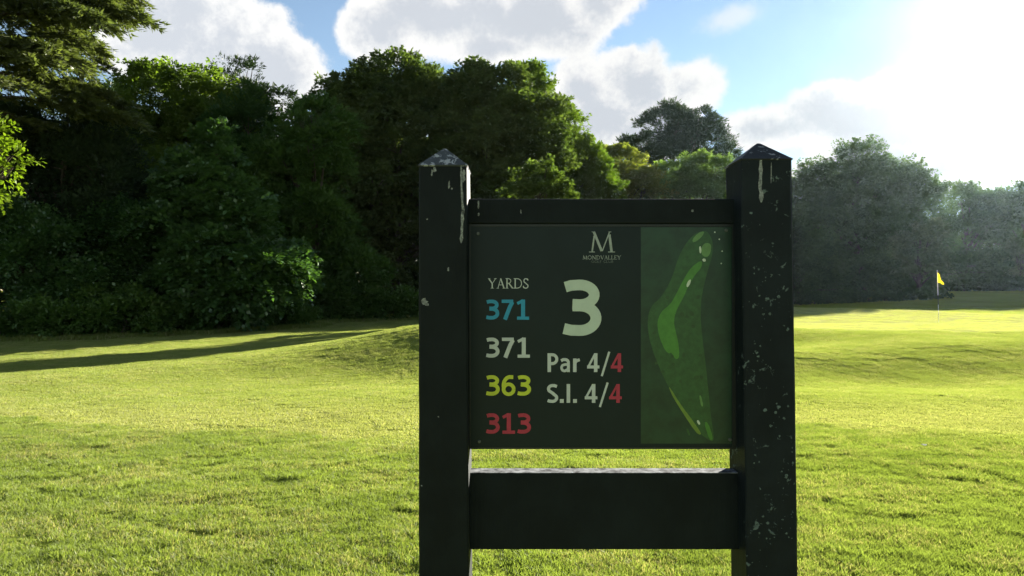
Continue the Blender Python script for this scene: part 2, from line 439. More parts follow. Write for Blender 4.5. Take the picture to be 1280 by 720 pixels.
def sprays_to_leaves(c, d, nleaf, length, width, L, W, rg, flat=0.5, droop=0.15, needle=False, tri=False):
    """every spray is a twig of leaves lying in a tilted plane"""
    n = len(c); d = unit(d)
    up = np.array([0, 0, 1.0])
    side = unit(np.cross(d, up + rg.normal(0, .25, (n, 3))))
    nr = unit(np.cross(side, d))
    t = rg.random((n, nleaf)); s = rg.uniform(-1, 1, (n, nleaf))
    j = rg.normal(0, 1, (n, nleaf, 3))
    ln = length * rg.uniform(.6, 1.25, (n, 1, 1))
    wsh = (1 - 0.55 * t)[..., None]
    pos = c[:, None] + d[:, None] * t[..., None] * ln + side[:, None] * (s[..., None] * width * wsh) + nr[:, None] * (j[..., :1] * width * (1 - flat) * .55)
    pos[..., 2] -= droop * ln[..., 0] * t ** 2
    if needle: ax = unit(d[:, None] * 0.8 + side[:, None] * np.sign(s)[..., None] * 0.55 + j * 0.22)
    else: ax = unit(d[:, None] * 0.5 + side[:, None] * np.sign(s)[..., None] * 0.6 + j * 0.30 - up * 0.12)
    nn = unit(nr[:, None] * .7 + up * .5 + rg.normal(0, .36, (n, nleaf, 3)))
    b = unit(np.cross(nn, ax)); nn = np.cross(ax, b)
    sc = rg.uniform(.65, 1.3, (n, nleaf, 1))
    l, w_ = L * sc, W * sc
    if tri:
        a_ = nn * rg.normal(0, .1, (n, nleaf, 1))
        return np.stack([pos + b * w_ * .62 + a_ * l, pos + ax * l * 1.05, pos - b * w_ * .62 - a_ * l], 2).reshape(-1, 3)
    v0 = pos; v1 = pos + ax * l * .45 + b * w_ * .5 + nn * w_ * .16; v2 = pos + ax * l; v3 = pos + ax * l * .45 - b * w_ * .5 + nn * w_ * .16
    V = np.stack([v0, v1, v2, v3], 2).reshape(-1, 3)
    return V

def lobes_to_sprays(lobes, n, rg, sub=16, sub_r=0.36, inner=0.22, upbias=0.25, rough=0.25, cut=None):
    """lobes: (centre, radii); clumps sit on each lobe, sprays on each clump"""
    vol = np.array([np.prod(r) ** (2 / 3) for _, r in lobes]); share = (vol / vol.sum() * n).astype(int)
    Cn, Dn, clumps = [], [], []
    for (c, r), m in zip(lobes, share):
        c = np.array(c, float); r = np.array(r, float)
        dirs = unit(rg.normal(0, 1, (sub, 3)) + np.array([0, 0, upbias]))
        cc = c + dirs * r * rg.uniform(.58, .92, (sub, 1))
        cr = (r.mean() * 0.35 + r * 0.65) * rg.uniform(sub_r * .55, sub_r * 1.2, (sub, 1)) * np.array([1.15, 1.15, .62])
        clumps += [(a, b_) for a, b_ in zip(cc, cr)]
        mo = int(m * (1 - inner)); mi = m - mo
        k = rg.choice(sub, mo, p=(cr.prod(1) ** .6) / (cr.prod(1) ** .6).sum())
        dd = unit(rg.normal(0, 1, (mo, 3)) + dirs[k] * 0.8 + np.array([0, 0, upbias + .55]))
        rr = rg.uniform(.55, 1.0, (mo, 1)) ** .6
        tail = 1 + rough * np.abs(rg.normal(0, .6, (mo, 1)))
        Cn.append(cc[k] + dd * cr[k] * rr * tail); Dn.append(dd + dirs[k] * .35 + rg.normal(0, .35, (mo, 3)) + np.array([0, 0, .12]))
        d2 = unit(rg.normal(0, 1, (mi, 3)))
        Cn.append(c + d2 * r * rg.uniform(.15, .66, (mi, 1))); Dn.append(d2 + rg.normal(0, .5, (mi, 3)))
    Cn, Dn = np.concatenate(Cn), np.concatenate(Dn)
    k = Cn[:, 2] > 0.05
    return Cn[k], Dn[k], clumps

def make_tree(name, label, cat, Y, base_px, lobes_px, mat, n=1500, nleaf=34, L=0.13, W=0.085, length=0.75, width=0.32,
              trunk_r=0.3, seed=1, sub=16, sub_r=0.36, inner=0.22, group=None, flat=0.5, droop=0.15, rough=0.25, limbs=22,
              part='crown', stem='trunk', needle=False, upbias=0.25, lean=0.0, depth_k=0.9, bare=0):
    rg = np.random.default_rng(seed)
    bx = (base_px - 640) / F * Y; bz = float(height(bx, Y))
    root = empty(name, (bx, Y, bz), label, cat, group)
    org = np.array([bx, Y, bz])
    lobes = []
    for q in lobes_px:
        px, py, rx, ry = q[:4]; dy = q[4] if len(q) > 4 else 0.0
        c = P(px, py, Y + dy) - org; rxm = rx / F * Y; rym = ry / F * Y
        lobes.append((c, (rxm, (rxm + rym) / 2 * depth_k, rym)))
    Cn, Dn, clumps = lobes_to_sprays(lobes, n, rg, sub, sub_r, inner, upbias, rough)
    tri = needle or Y > 30
    V = sprays_to_leaves(Cn, Dn, nleaf, length, width, L, W, rg, flat, droop, needle, tri)
    cr = link(part, raw_mesh(part, V, np.arange(len(V)), 3 if tri else 4), mat, root)
    # trunk and limbs
    top = max(c[2] for c, r in lobes); cx = np.mean([c[0] for c, r in lobes]); cy = np.mean([c[1] for c, r in lobes])
    k = 8; tt = np.linspace(0, 1, k)
    tr = np.stack([cx * tt ** 1.5 * .8 + rg.normal(0, trunk_r * .25, k) * tt, cy * tt ** 1.5 * .8 + rg.normal(0, trunk_r * .25, k) * tt, tt * top - 0.1], -1)
    rad = trunk_r * (1 - .82 * tt); rad[0] *= 1.45; rad[1] *= 1.05
    paths = [(tr, rad)]
    idx = rg.permutation(len(clumps))[:limbs]
    for i in idx:
        c, r = clumps[i]
        t0 = np.clip((c[2] / max(top, .1)) * rg.uniform(.35, .75), .12, .9)
        s = np.array([np.interp(t0, tt, tr[:, a]) for a in range(3)])
        r0 = trunk_r * (1 - .82 * t0) * .55
        mid = s * .5 + c * .5 + np.array([0, 0, .10]) * np.linalg.norm(c - s) + rg.normal(0, .06, 3) * np.linalg.norm(c - s)
        q = np.linspace(0, 1, 6)[:, None]
        path = (1 - q) ** 2 * s + 2 * q * (1 - q) * mid + q ** 2 * c
        paths.append((path, np.linspace(r0, r0 * .18, 6)))
        for _ in range(2 + bare):
            e = c + rg.normal(0, .7, 3) * r
            paths.append((np.stack([path[4], (path[4] + e) / 2 + rg.normal(0, .05, 3), e]), np.array([r0 * .25, r0 * .16, r0 * .05])))
    tv, tq = tubes(paths, 6)
    link(stem, raw_mesh(stem, tv, tq, 4), M['bark'], root, smooth=True)
    return root

# --- woods on the left -------------------------------------------------------
make_tree('broadleaf_tree', 'lit round-headed broadleaf tree rising behind the dark conifers right of the cedar', 'tree', 38, 225,
          [(225, 130, 60, 44), (170, 150, 60, 50), (285, 165, 52, 44), (225, 230, 90, 80), (215, 330, 90, 60)], M['fresh'], n=2900, nleaf=32, L=.15, W=.11, seed=21, upbias=.4)
make_tree('pine_tree', 'small dark spiky-topped conifer standing against the white cloud', 'tree', 46, 300,
          [(296, 100, 26, 24), (300, 135, 42, 26), (335, 125, 24, 14), (300, 200, 60, 55), (300, 300, 60, 60)], M['pine'], n=1300, nleaf=30, L=.20, W=.05, seed=22, sub_r=.3, needle=True, rough=.6)
make_tree('cypress_tree', 'soft mid-green feathery conifer between the sycamore and the great beech', 'tree', 34, 395,
          [(395, 175, 36, 45), (385, 250, 52, 62), (410, 320, 62, 62), (350, 215, 38, 50), (395, 372, 60, 26)], M['mid_green'], n=2500, nleaf=34, L=.20, W=.06, length=.8, width=.22, seed=23, needle=True, droop=.4, sub=22, sub_r=.30)
make_tree('cypress_tree', 'dark feathery conifer with its tip beneath the small spiky conifer', 'tree', 36, 310,
          [(310, 160, 34, 42), (300, 235, 52, 60), (285, 320, 66, 66)], M['conifer'], n=1800, nleaf=30, L=.20, W=.06, length=.8, width=.22, seed=24, needle=True, droop=.4, sub=20, sub_r=.30)
make_tree('yew_tree', 'very dark broad conifer filling the left side under the cedar boughs', 'tree', 28, 85,
          [(90, 175, 70, 60), (60, 250, 90, 80), (140, 260, 62, 90), (90, 345, 100, 60), (0, 220, 60, 80)], M['pine'], n=3000, nleaf=34, L=.15, W=.05, seed=25, needle=True, droop=.3, sub=22)
make_tree('sycamore_tree', 'dark leafy sycamore with pale leaf tips in front of the conifers', 'tree', 26.5, 268,
          [(263, 182, 13, 18), (256, 212, 30, 22), (266, 245, 50, 28), (262, 285, 70, 34), (292, 322, 78, 34), (238, 350, 70, 40), (310, 360, 60, 34)], M['maple'],
          n=3000, nleaf=40, L=.16, W=.125, length=.75, width=.36, seed=26, sub=14, sub_r=.40, flat=.75, droop=.35, rough=.6)
make_tree('holly_tree', 'low dark bushy tree at the far left edge above the laurels', 'tree', 25, 30,
          [(40, 330, 60, 50), (10, 300, 44, 44), (90, 360, 50, 36)], M['maple'], n=1300, nleaf=30, L=.12, W=.09, seed=27)
make_tree('holly_tree', 'low rounded tree between the dark conifer and the sycamore', 'tree', 26, 165,
          [(160, 310, 36, 44), (150, 360, 50, 34), (185, 345, 34, 40)], M['conifer'], n=1000, nleaf=30, L=.12, W=.08, seed=28)
# great beech group
make_tree('beech_tree', 'great dome-shaped beech with the highest crown left of the sign', 'tree', 44, 490,
          [(490, 118, 50, 44), (448, 128, 38, 30), (533, 124, 38, 34), (425, 165, 56, 46), (545, 152, 60, 48), (480, 210, 100, 72), (430, 275, 66, 70), (560, 240, 80, 80), (500, 320, 100, 56)], M['beech_olive'],
          n=6800, nleaf=40, L=.18, W=.11, length=.85, width=.36, upbias=.35, rough=.55, seed=31, sub=32, sub_r=.27, flat=.75, trunk_r=.55)
make_tree('beech_tree', 'olive-topped beech just right of the highest crown behind the left post', 'tree', 42, 630,
          [(612, 128, 50, 38), (650, 168, 48, 44), (595, 185, 60, 60), (650, 230, 54, 60), (620, 300, 80, 56)], M['beech_olive'],
          n=4800, nleaf=40, L=.18, W=.11, length=.85, width=.36, upbias=.35, rough=.5, seed=32, sub=28, sub_r=.27, flat=.75, trunk_r=.45)
make_tree('beech_tree', 'bright green beech stepping down to the right behind the top rail', 'tree', 46, 705,
          [(655, 120, 34, 30), (690, 172, 36, 38), (722, 205, 30, 30), (700, 250, 52, 50), (745, 240, 26, 26), (700, 320, 64, 46)], M['fresh'],
          n=3300, nleaf=38, L=.16, W=.11, length=.85, width=.34, upbias=.45, seed=33, sub=20, sub_r=.32, trunk_r=.4)
make_tree('young_tree', 'small fresh green tree rising just above the top rail', 'tree', 32, 673,
          [(676, 216, 14, 11), (655, 230, 14, 12), (694, 232, 13, 13), (668, 244, 30, 20), (700, 262, 20, 18), (674, 300, 36, 40), (674, 350, 36, 30)], M['sapling'], n=900, nleaf=28, L=.13, W=.10, length=.5, width=.22, seed=34, sub=14)
make_tree('yellow_green_tree', 'yellowish tree above the rail between beech and pine', 'tree', 56, 780,
          [(775, 212, 30, 24), (755, 240, 26, 26), (805, 235, 26, 22), (780, 280, 50, 46), (780, 340, 50, 36)], M['yellowish'], n=1800, nleaf=30, L=.19, W=.14, seed=35, sub=16)
make_tree('ash_tree', 'light green bushy tree in front of the pine beside the right post', 'tree', 58, 865,
          [(845, 228, 30, 24), (880, 222, 30, 26), (912, 240, 26, 34), (865, 270, 60, 46), (870, 335, 60, 40)], M['ash'], n=2100, nleaf=30, L=.19, W=.13, seed=36, sub=18)
make_tree('scots_pine', 'tall dark flat-headed pine against the cloud left of the right post', 'tree', 78, 845,
          [(835, 162, 38, 28), (868, 165, 34, 28), (805, 195, 26, 24), (850, 205, 56, 26), (895, 195, 24, 26), (780, 195, 14, 20)], M['pine'],
          n=1900, nleaf=28, L=.30, W=.075, length=1.0, width=.4, seed=37, sub=16, sub_r=.30, needle=True, trunk_r=.4, inner=.15, bare=2)
# right side
make_tree('oak_tree', 'large grey-hazed oak right of the sign with the tallest crown there', 'tree', 70, 1075,
          [(1074, 202, 30, 24), (1040, 220, 34, 26), (1106, 224, 34, 28), (1012, 255, 34, 34), (1060, 262, 70, 50), (1138, 252, 28, 28), (1010, 300, 50, 56), (1100, 320, 70, 52), (1150, 262, 26, 34), (1040, 350, 80, 30)], M['grey_leaf'],
          n=4700, nleaf=34, L=.22, W=.15, length=1.1, width=.45, seed=41, sub=24, sub_r=.30, trunk_r=.5, bare=1, rough=.75, inner=.16, upbias=.1)
make_tree('whitebeam_tree', 'pale-leaved small tree leaning out of the wood above the flag', 'tree', 65, 1148,
          [(1158, 292, 18, 15), (1142, 308, 20, 13), (1168, 318, 14, 14), (1132, 330, 18, 10), (1158, 338, 16, 9)], M['pale_leaf'], n=430, nleaf=24, L=.20, W=.15, length=.9, width=.36, seed=42, sub=8, rough=.5, trunk_r=.18)
make_tree('far_tree', 'hazy tree immediately right of the large oak', 'tree', 84, 1205,
          [(1200, 262, 40, 32), (1240, 275, 34, 36), (1215, 310, 60, 40), (1190, 345, 60, 28)], M['grey_leaf'], n=1500, nleaf=26, L=.26, W=.18, length=1.2, width=.5, seed=43, group=None)
make_tree('far_tree', 'hazy tree at the right edge of the photograph', 'tree', 86, 1285,
          [(1270, 268, 36, 30), (1300, 280, 44, 40), (1280, 320, 60, 40), (1290, 350, 60, 26)], M['grey_leaf'], n=1500, nleaf=26, L=.26, W=.18, length=1.2, width=.5, seed=44)
make_tree('shrub', 'pale leafy bush at the right edge below the hazy trees', 'bush', 76, 1275,
          [(1275, 312, 16, 12), (1290, 325, 22, 16), (1280, 345, 22, 20)], M['pale_leaf'], n=260, nleaf=24, L=.22, W=.16, length=.8, width=.36, seed=45, sub=8, trunk_r=.1, part='foliage', stem='stem')
make_tree('far_tree', 'low dark tree filling behind the right post under the oak', 'tree', 66, 985,
          [(985, 300, 50, 40), (960, 345, 60, 30), (1010, 352, 60, 26)], M['grey_leaf'], n=1100, nleaf=26, L=.22, W=.15, length=1., width=.42, seed=46)
make_tree('far_tree', 'dark undergrown tree under the gap right of the oak', 'tree', 78, 1150,
          [(1150, 335, 60, 30), (1200, 350, 60, 24), (1110, 355, 50, 22)], M['grey_leaf'], n=1000, nleaf=26, L=.24, W=.16, length=1., width=.42, seed=47)
# woods seen only as a mass behind the first rows
def wood_mass(name, label, pts_, hgt, n, mat, seed, L=.34):
    rg = np.random.default_rng(seed)
    A = np.array(pts_, float); k = rg.uniform(0, len(A) - 1.001, n); i = k.astype(int); f = (k - i)[:, None]
    c = A[i] * (1 - f) + A[i + 1] * f
    hh = hgt * (1 + .12 * np.sin(k * 7) + .08 * np.sin(k * 17 + 1))
    z = hh * rg.random(n) ** .8
    q = np.concatenate([c + rg.normal(0, 1.6, (n, 2)), z[:, None]], -1)
    V = sprays_to_leaves(q, rg.normal(0, 1, (n, 3)) + [0, 0, .4], 18, 1.5, .7, L, L * .8, rg, tri=True)
    o = link(name, raw_mesh(name, V, np.arange(len(V)), 3), mat); tag(o, label, 'woodland', kind='stuff')
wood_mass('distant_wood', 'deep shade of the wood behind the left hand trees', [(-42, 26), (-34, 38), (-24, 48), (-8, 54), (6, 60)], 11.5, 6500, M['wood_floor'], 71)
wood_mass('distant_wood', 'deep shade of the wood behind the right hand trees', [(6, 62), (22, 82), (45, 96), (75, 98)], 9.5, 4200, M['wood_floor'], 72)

# near oak reaching in at the left edge
make_tree('oak_tree', 'sunlit yellow-green oak branch reaching in at the left edge', 'tree', 13, -140,
          [(-95, 150, 70, 60), (-60, 205, 44, 34), (-160, 120, 110, 90), (2, 196, 27, 13), (-8, 168, 20, 12), (-75, 250, 44, 22), (-230, 200, 110, 90), (-6, 248, 12, 6), (8, 212, 20, 8)], M['oak'],
          n=1500, nleaf=20, L=.085, W=.052, length=.30, width=.14, seed=51, sub=12, sub_r=.3, rough=.6, trunk_r=.22)

# cedar with long layered boughs, top left
def make_cedar():
    rg = np.random.default_rng(61); Y = 24.0
    bx = (-40 - 640) / F * Y; bz = float(height(bx, Y))
    root = empty('cedar_tree', (bx, Y, bz), 'tall cedar with long flat layered boughs in the top left corner', 'tree')
    H = 18.0
    paths = [(np.array([[0, 0, t * H - .1] for t in np.linspace(0, 1, 9)]), .5 * (1 - .85 * np.linspace(0, 1, 9)))]
    Cn, Dn = [], []
    nb = 78
    for k in range(nb):
        z = 7.2 + (H - 7.6) * (k / nb) ** .95 + rg.normal(0, .15)
        an = rg.uniform(-math.pi, math.pi)
        if k % 2: an = rg.uniform(-.75, .45)           # the side facing the open lawn is fuller
        ln = .92 * (6.6 - 2.6 * max(0, (z - 7.2) / (H - 7.2)) ** 1.5) * rg.uniform(.75, 1.08)
        if z < 9.6: ln *= .74
        d = np.array([math.cos(an), math.sin(an), 0]); q = np.linspace(0, 1, 8)
        sag = 0.16 * ln * (np.sin(q * 2.0) * .9 - q ** 2 * 1.0)
        path = d[None] * (q * ln)[:, None]; path[:, 2] = z + sag + .1 * np.sin(q * 6 + k)
        paths.append((path, np.linspace(.085, .012, 8)))
        m = int(ln * 9.5)
        t = rg.uniform(.18, 1, m) ** .8
        side = np.array([-d[1], d[0], 0]); s = rg.choice([-1, 1], m)
        p0 = np.stack([np.interp(t, q, path[:, a]) for a in range(3)], -1)
        sl = (1.15 * (1.08 - t) + .25)
        for u in (0.0, .35, .7):
            Cn.append(p0 + side * (s * sl * u)[:, None] + d * (sl * u * .6)[:, None] + rg.normal(0, .04, (m, 3)) - np.array([0, 0, 1]) * (u * sl * .18)[:, None])
            Dn.append(side * s[:, None] * .9 + d * .7 + rg.normal(0, .25, (m, 3)) - np.array([0, 0, .12]))
    Cn, Dn = np.concatenate(Cn), np.concatenate(Dn)
    V = sprays_to_leaves(Cn, Dn, 26, .52, .10, .17, .046, rg, flat=.8, droop=.35, needle=True, tri=True)
    link('crown', raw_mesh('crown', V, np.arange(len(V)), 3), M['cedar'], root)
    tv, tq = tubes(paths, 6); link('trunk', raw_mesh('trunk', tv, tq, 4), M['bark'], root, smooth=True)
make_cedar()

# --- shrubs along the foot of the wood ---------------------------------------
def hedge(name, label, p0, p1, Y0, Y1, top0, top1, mat, n, seed, L=.12, W=.06, cat='shrubs'):
    """a run of shrub: p px, Y metres, tops in photograph pixels"""
    rg = np.random.default_rng(seed)
    Xa, Xb = (p0 - 640) / F * Y0, (p1 - 640) / F * Y1
    base = np.array([(Xa + Xb) / 2, (Y0 + Y1) / 2, 0.0]); base[2] = float(height(base[0], base[1]))
    root = empty(name, tuple(base), label, cat)
    k = max(4, int(abs(Xb - Xa) / .8)); lobes = []
    for i in range(k):
        f = (i + .5) / k; Y = Y0 * (1 - f) + Y1 * f; px = p0 * (1 - f) + p1 * f; tp = top0 * (1 - f) + top1 * f
        X = (px - 640) / F * Y; zt = EYE + (360 - tp) / F * Y - float(height(X, Y)); zt *= rg.uniform(.82, 1.08)
        g = float(height(X, Y))
        lobes.append((np.array([X, Y, g + zt * .45]) - base, (.75, .7, zt * .55)))
    Cn, Dn, cl = lobes_to_sprays(lobes, n, rg, 9, .45, .2, .35, .25)
    V = sprays_to_leaves(Cn, Dn, 24, .38, .16, L, W, rg)
    link('foliage', raw_mesh('foliage', V, np.arange(len(V)), 4), mat, root)
    paths = []
    for c, r in lobes:
        for _ in range(4):
            e = c + rg.normal(0, .3, 3); b0 = np.array([c[0] + rg.normal(0, .1), c[1] + rg.normal(0, .1), -0.05])
            paths.append((np.stack([b0, (b0 + e) / 2 + rg.normal(0, .08, 3), e]), np.array([.03, .02, .008])))
    tv, tq = tubes(paths, 5); link('stem', raw_mesh('stem', tv, tq, 4), M['bark'], root, smooth=True)['kind'] = 'stuff'
hedge('laurel_shrub', 'glossy dark laurels at the far left foot of the wood', -60, 100, 22.6, 23.6, 388, 382, M['laurel'], 900, 81)
hedge('laurel_shrub', 'leafy laurel bank in front of the sycamore', 95, 262, 23.8, 26.0, 372, 378, M['laurel'], 1100, 82)
hedge('laurel_shrub', 'low laurel bank running right of the sycamore to the dark gap', 262, 385, 26.0, 29.5, 380, 384, M['laurel'], 800, 83)
hedge('rhododendron_shrub', 'trimmed rounded rhododendron bank left of the left post', 412, 560, 33.0, 36.0, 368, 368, M['laurel'], 1200, 84, .13, .06)
hedge('rhododendron_shrub', 'low shrubs behind the green hidden by the sign', 560, 860, 38.0, 52.0, 366, 368, M['laurel'], 1400, 85, .16, .08)
hedge('bramble_shrub', 'dark low scrub at the foot of the large oak', 980, 1178, 60.0, 63.0, 370, 366, M['grey_leaf'], 900, 86, .18, .12)
hedge('bramble_shrub', 'dark low scrub under the hazy trees on the far bank', 1130, 1330, 72.0, 76.0, 352, 350, M['grey_leaf'], 900, 87, .22, .14)

rgf = np.random.default_rng(90); kk = rgf.random(230)
line = np.array([P(-60, 0, 22.0), P(100, 0, 22.9), P(262, 0, 25.2), P(385, 0, 28.6), P(412, 0, 32.0), P(560, 0, 35.0)])[:, :2]
fx_ = kk * (len(line) - 1); i_ = fx_.astype(int).clip(0, len(line) - 2); q_ = line[i_] + (line[i_ + 1] - line[i_]) * (fx_ - i_)[:, None] + rgf.normal(0, .22, (230, 2))
scatter('long_grass', 'long uncut grass and weeds along the foot of the left hand wood', np.concatenate([q_, height(q_[:, 0], q_[:, 1])[:, None]], -1),
        [blade_patch('long_grass_patch',   .7, 160, .06, .24, .012, 91, M['rough'], clump=.6)], 92, (.7, 1.2))

# ------------------------------------------------------------------ the hole sign
FY = 1.60                                   # front of the posts
RY = 1.662                                  # front of the rails and the panel

def wood_paint(name, base, lichen, amount, scale, streak=0.0, sheen=0.62):
    m, t = new_mat(name)
    tcn = t.node('ShaderNodeTexCoord'); v = tcn.outputs['Object']
    mp = t.node('ShaderNodeMapping'); t.put(mp.inputs[0], v); mp.inputs['Scale'].default_value = (1, 1, .12)
    grain = t.noise(mp.outputs[0], 95, 6, .7)
    blot = t.noise(v, 9, 5, .6)
    spots = t.noise(v, scale, 5, .62, .6)
    reg = t.noise(v, scale * .22, 2, .5)
    lm = t.ramp(t.math('ADD', spots, t.math('MULTIPLY', t.math('SUBTRACT', reg, .5), .35)), amount, amount + .05)
    col = t.mix(t.ramp(blot, .35, .7), base, tuple(c * 1.55 + .001 for c in base))
    col = t.mix(t.ramp(grain, .6, .85, 0, .35), col, tuple(c * 2.3 + .004 for c in base))
    col = t.mix(lm, col, lichen)
    bp = t.node('ShaderNodeBump'); bp.inputs['Strength'].default_value = .6; bp.inputs['Distance'].default_value = .002
    t.put(bp.inputs['Height'], t.math('ADD', grain, t.math('MULTIPLY', lm, .5)))
    principled(t, col, t.math('MULTIPLY_ADD', lm, .4, sheen), .16, 0, bp.outputs[0])
    return m
M['post_l'] = wood_paint('dark_painted_wood', (0.0036, 0.0062, 0.0062), (0.10, 0.12, 0.10), .80, 60)
M['post_r'] = wood_paint('lichen_spotted_wood', (0.0050, 0.0082, 0.0098), (0.10, 0.13, 0.12), .645, 48)
M['rail'] = wood_paint('rail_paint', (0.0038, 0.0066, 0.0070), (0.16, 0.17, 0.17), .80, 70)
M['cap_l'] = wood_paint('weathered_cap_wood', (0.05, 0.056, 0.056), (0.34, 0.35, 0.34), .515, 52, sheen=.7)
M['cap_r'] = wood_paint('lichened_cap_wood', (0.018, 0.020, 0.021), (0.26, 0.27, 0.27), .54, 34, sheen=.6)
M['dropping'] = None
def simple(name, col, rough=.6, n_amt=.25, scale=40, spec=.4, metal=0):
    m, t = new_mat(name)
    v = t.node('ShaderNodeTexCoord').outputs['Object']
    n = t.noise(v, scale, 5, .65)
    bp = t.node('ShaderNodeBump'); bp.inputs['Strength'].default_value = .15; bp.inputs['Distance'].default_value = .001; t.put(bp.inputs['Height'], n)
    principled(t, t.mix(t.ramp(n, .3, .7), tuple(c * (1 - n_amt) for c in col), tuple(min(1, c * (1 + n_amt)) for c in col)), rough, spec, metal, bp.outputs[0])
    return m
M['dropping'] = simple('dried_drip', (0.20, 0.21, 0.20), .9, .5, 220)
M['panel'] = simple('sign_panel', (0.0074, 0.0150, 0.0155), .42, .12, 8, .2)
M['panel_edge'] = simple('panel_frame', (0.009, 0.012, 0.011), .45, .15, 20)
M['map'] = simple('map_print', (0.009, 0.036, 0.017), .38, .25, 22)
M['map_rough'] = simple('map_rough_print', (0.024, 0.078, 0.022), .38, .22, 60)
M['map_fair'] = simple('map_fairway_print', (0.056, 0.185, 0.026), .38, .12, 60)
M['map_green'] = simple('map_green_print', (0.10, 0.21, 0.06), .38, .12, 60)
M['map_line'] = simple('map_line_print', (0.13, 0.21, 0.03), .38, .12, 60)
M['map_sand'] = simple('map_bunker_print', (0.50, 0.56, 0.42), .38, .10, 60)
M['map_tree'] = simple('map_tree_print', (0.020, 0.058, 0.016), .38, .2, 60)
M['ink_white'] = simple('cream_lettering', (0.48, 0.51, 0.47), .4, .06, 30)
M['ink_big'] = simple('sage_lettering', (0.45, 0.52, 0.42), .4, .05, 30)
M['ink_blue'] = simple('blue_lettering', (0.012, 0.25, 0.40), .4, .08, 60)
M['ink_yellow'] = simple('yellow_lettering', (0.50, 0.56, 0.035), .4, .08, 60)
M['ink_red'] = simple('red_lettering', (0.38, 0.022, 0.055), .4, .12, 60)
M['ink_logo'] = simple('silver_lettering', (0.29, 0.32, 0.28), .4, .15, 60)
M['ink_dim'] = simple('grey_lettering', (0.13, 0.15, 0.13), .4, .15, 60)
M['screw'] = simple('dull_screw_metal', (0.10, 0.11, 0.10), .5, .3, 400, .5, .6)

import bmesh
def box_bm(x0, x1, y0, y1, z0, z1, bev=0.0, seg=2):
    bm = bmesh.new()
    vs = [bm.verts.new((x, y, z)) for x in (x0, x1) for y in (y0, y1) for z in (z0, z1)]
    for f in ((0, 1, 3, 2), (4, 6, 7, 5), (0, 4, 5, 1), (2, 3, 7, 6), (0, 2, 6, 4), (1, 5, 7, 3)):
        bm.faces.new([vs[i] for i in f])
    bmesh.ops.recalc_face_normals(bm, faces=bm.faces)
    if bev: bmesh.ops.bevel(bm, geom=bm.edges[:], offset=bev, segments=seg, affect='EDGES', profile=.6)
    return bm

def from_bm(name, bm, mat, parent=None):
    me = bpy.data.meshes.new(name); bm.to_mesh(me); bm.free()
    return link(name, me, mat, parent)

sign = empty('golf_hole_sign', (0.202, FY + .06, 0), 'dark wooden golf hole sign with two posts and a printed yardage panel', 'golf sign')
SO = Vector(sign.location)

def under(o, root=None):
    """geometry written in world metres, moved into its thing's own frame"""
    off = SO if root is None else root
    o.data.transform(Matrix.Translation(-off)); return o

def post(xt0, xt1, xb0, xb1, ztop, zap, mat, capmat, lab):
    """front edges at the top and at z = .88 (foot of the picture); carried on down to the turf"""
    D = .12; n = 26
    bm = bmesh.new(); rings = []
    rg = np.random.default_rng(int(ztop * 1000))
    for k in range(n + 1):
        z = -0.25 + (ztop + .25) * k / n
        f = (ztop - z) / (ztop - .88); a = xt0 + (xb0 - xt0) * f; b = xt1 + (xb1 - xt1) * f
        c = .0035; j = rg.normal(0, .0005, 8)
        q = [(a + c, FY), (b - c, FY), (b, FY + c), (b, FY + D - c), (b - c, FY + D), (a + c, FY + D), (a, FY + D - c), (a, FY + c)]
        rings.append([bm.verts.new((x + j[i], y + j[-1 - i] * .6, z)) for i, (x, y) in enumerate(q)])
    for r0, r1 in zip(rings, rings[1:]):
        for i in range(8): bm.faces.new((r0[i], r0[(i + 1) % 8], r1[(i + 1) % 8], r1[i]))
    bm.faces.new(rings[-1]); bm.faces.new(rings[0][::-1])
    bmesh.ops.recalc_face_normals(bm, faces=bm.faces)
    p = under(from_bm('post', bm, mat, sign)); p['label'] = lab
    # pointed cap, a touch wider than the post, chamfered lower edge
    bm = bmesh.new(); o = .0022; cx = (xt0 + xt1) / 2; cy = FY + D / 2
    def ring(z, s): return [bm.verts.new((cx + sx * ((xt1 - xt0) / 2 + s), cy + sy * (D / 2 + s), z)) for sx, sy in ((-1, -1), (1, -1), (1, 1), (-1, 1))]
    r = [ring(ztop + .0002, o * .3), ring(ztop + .0025, o), ring(zap - .0022, -(xt1 - xt0) / 2 + .0035)]
    for a, b in zip(r, r[1:]):
        for i in range(4): bm.faces.new((a[i], a[(i + 1) % 4], b[(i + 1) % 4], b[i]))
    ap = bm.verts.new((cx, cy, zap))
    for i in range(4): bm.faces.new((r[-1][i], r[-1][(i + 1) % 4], ap))
    bm.faces.new(r[0][::-1])
    bmesh.ops.recalc_face_normals(bm, faces=bm.faces)
    bmesh.ops.subdivide_edges(bm, edges=[e for e in bm.edges], cuts=3, use_grid_fill=True)
    under(from_bm('post_cap', bm, capmat, p))
    return p

X = lambda px, Y=FY: (px - 640) / F * Y
Z = lambda py, Y=FY: EYE + (360 - py) / F * Y
pl = post(X(523.2), X(583.6), X(523.4), X(586.3), Z(208), Z(186, FY + .06), M['post_l'], M['cap_l'], 'left post with white-stained cap and drips')
pr = post(X(926.5), X(990), X(933.5), X(998), Z(200), Z(179, FY + .06), M['post_r'], M['cap_r'], 'right post spotted with pale lichen')

